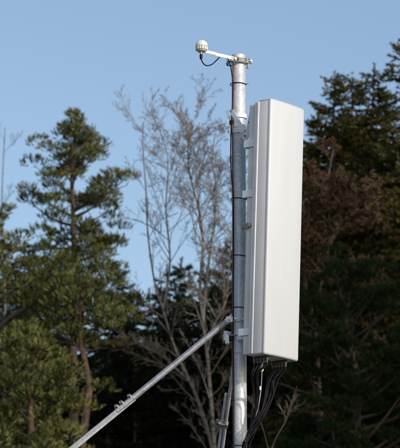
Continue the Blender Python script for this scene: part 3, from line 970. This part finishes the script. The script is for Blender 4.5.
pts = rel([base, at(212, 448, Y), at(197, 398, Y), at(183, 368, Y), at(172, 340, Y), at(163, 310, Y), at(155, 284, Y), at(148, 235, Y), at(146, 190, Y), at(143, 150, Y), at(143, 122, Y)], base)
pts2 = rel([at(190, 382, Y), at(163, 357, Y), at(140, 345, Y - .1), at(122, 332, Y - .2)], base)
pts3 = rel([at(163, 310, Y), at(170, 262, Y), at(166, 210, Y), at(168, 165, Y), at(163, 136, Y)], base)
place_tree('birch_tree', bare(32, [(pts, .048, .006), (pts2, .017, .005, .3), (pts3, .020, .005)], 4, .6, .9, .05), base, 'thin birch leaning left with a curved trunk above the long brace', G_B, M_BIRCH, M_TWIG)
Y = 56
base = Vector((at(4, 300, Y).x, Y, GZ))
pts = rel([base, at(4, 448, Y), at(5, 300, Y), at(2, 200, Y), at(5, 128, Y)], base)
place_tree('birch_tree', bare(33, [(pts, .09, .010)], 4, .55, .9, .08), base, 'bare birch top rising at the far left edge behind the pines', G_B, M_BIRCH, M_TWIG)
# thin saplings low behind the cables
Y = 36
base = Vector((at(268, 448, Y).x, Y, GZ))
pts = rel([base, at(272, 470, Y), at(266, 440, Y), at(259, 418, Y), at(250, 396, Y)], base)
pts2 = rel([at(269, 455, Y), at(277, 436, Y), at(286, 420, Y), at(292, 400, Y)], base)
place_tree('birch_tree', bare(34, [(pts, .008, .003), (pts2, .006, .003)], 2, .6, .5, .04, reach=.5), base, 'thin bare sapling showing low behind the hanging cables', G_B, M_OAKB, M_OAKB)
# --- brown-leaved oak
Y = 45
base = Vector((at(318, 448, Y).x, Y, GZ))
pts = rel([base, at(322, 448, Y), at(319, 380, Y), at(316, 330, Y), at(322, 280, Y), at(330, 235, Y), at(327, 190, Y), at(333, 150, Y)], base)
pts2 = rel([at(316, 330, Y), at(306, 290, Y - .1), at(303, 250, Y - .3), at(309, 215, Y - .3), at(304, 180, Y - .2)], base)
pts3 = rel([at(322, 280, Y), at(312, 262, Y - .5), at(300, 250, Y - .7), at(292, 246, Y - .7)], base)
pts4 = rel([at(318, 345, Y), at(338, 322, Y - .4), at(352, 300, Y - .6), at(356, 278, Y - .5)], base)
pts5 = rel([at(326, 250, Y), at(340, 222, Y - .3), at(348, 208, Y - .4), at(352, 192, Y - .3)], base)
place_tree('oak_tree', bare(35, [(pts, .09, .007), (pts2, .045, .006), (pts3, .024, .006), (pts4, .03, .006), (pts5, .034, .006)], 4, .75, .85, .02, leaf=3, reach=1.05), base,
           'oak with withered red brown leaves right of the antenna', 'oaks', M_OAKB, M_OAKB, M_BROWN, dict(k=3, nl=.045, nw=.026, spread=(.3, 1.4)))
# --- shaded pines low at the right
loc, Ht = foot(352, 268, 40)
D1 = place_tree('pine_tree', pine(15, Ht, 1.5, Ht - 5.0, 70, Ht - 4, .5), loc, 'broad dark pine in shade low at the right of the antenna', 'shaded pines', M_BARK, M_BARK, M_PINE_SHADE, PIN)  # darker bark than the lit pines: shade put into the colour
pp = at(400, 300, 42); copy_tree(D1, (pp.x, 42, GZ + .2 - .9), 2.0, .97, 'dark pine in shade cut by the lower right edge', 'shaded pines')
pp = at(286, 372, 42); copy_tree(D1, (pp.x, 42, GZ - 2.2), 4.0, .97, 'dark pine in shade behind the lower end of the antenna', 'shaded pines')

# --- dark forest behind
bsp = spruce(41, 17.0, 2.2, 5.5, .15, 1.1, 6, step=.17)
loc, Ht = foot(60, 225, 62)
F1 = place_tree('spruce_tree', bsp, (loc[0], 62, loc[2]), 'dark forest spruce behind the tall pine at the left', G_D, M_BARK, M_BARK, M_SPRUCE_SHADE, dict(k=20, nl=.10, nw=.036, spread=(.5, 1.25)), sc=Ht / 17.0)
rows = [(226, 246, 63, 'left of the mast, its tip behind the forked birch', 35), (168, 268, 61, 'in the gap left of the two birches', 36), (204, 268, 67, 'deep behind the fork of the birch', 37), (205, 300, 58, 'at the foot of the forked birch', 28), (160, 305, 57, 'under the leaning birch', 29), (110, 300, 55, 'above the brace coupling', 30), (255, 285, 57, 'behind the mast and the lower antenna bracket', 31), (185, 290, 70, 'deep between the birch trunks', 32), (130, 290, 76, 'deep above the long brace', 33), (225, 270, 72, 'deep left of the mast', 34), (170, 300, 75, 'deep behind the leaning birch', 21), (300, 250, 76, 'deep behind the antenna', 22), (235, 285, 80, 'deep behind the mast', 23), (20, 260, 78, 'deep behind the corner pine', 24), (340, 225, 84, 'deep behind the brown oak', 25), (120, 315, 86, 'farthest back between pines and birches', 26), (380, 200, 80, 'deep behind the right edge', 27), (118, 268, 60, 'behind the leaning birch', 1), (150, 292, 66, 'in the gap above the long brace', 2), (182, 262, 63, 'between the two birches', 3),
        (222, 286, 60, 'directly behind the mast', 4), (246, 250, 68, 'hidden mostly by the antenna, to its left', 5), (278, 232, 64, 'hidden mostly by the antenna panel', 6),
        (306, 262, 61, 'right beside the lower antenna edge', 7), (346, 205, 66, 'behind the brown oak', 8), (385, 160, 62, 'below the ragged spruce at the right', 9),
        (414, 130, 66, 'behind the tallest spruce at the right edge', 10), (25, 245, 68, 'behind the left edge pine', 11), (-20, 215, 64, 'just outside the left edge', 12),
        (95, 300, 72, 'deep behind the flat topped pine', 13), (365, 230, 57, 'between the oak and the right edge', 14), (325, 330, 54, 'low behind the broad shaded pine', 15),
        (200, 345, 56, 'low behind the forked birch', 16), (135, 350, 55, 'low behind the long brace', 17), (262, 320, 55, 'low behind the hanging cables', 18),
        (60, 330, 58, 'behind the corner pine', 19), (395, 250, 53, 'low at the right edge', 20)]
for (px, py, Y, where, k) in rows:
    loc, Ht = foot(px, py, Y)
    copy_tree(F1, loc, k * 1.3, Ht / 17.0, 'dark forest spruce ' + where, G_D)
# unseen tall spruces added off to the right to shade the right-hand trees
for k, (x, y, h) in enumerate([(19.2, 20.5, 23), (20.5, 18.5, 25), (20.8, 23.5, 25), (21.5, 21, 26), (23.5, 24, 27.5), (24, 19.5, 28), (26.5, 22, 28.5), (28.5, 25, 29), (29, 19, 29), (26, 28, 27), (32, 22, 29), (7.5, 54, 18), (9.5, 58, 19), (11.5, 53.5, 18.5), (8, 61, 19), (14, 57, 19.5), (11, 63, 20), (17, 54, 19), (15, 64, 20)]):
    copy_tree(F1, (x, y, GZ), k * 1.1, h / 17.0, 'unseen dark spruce added off to the right to cast shade', 'unseen spruces added off to the right for shade')
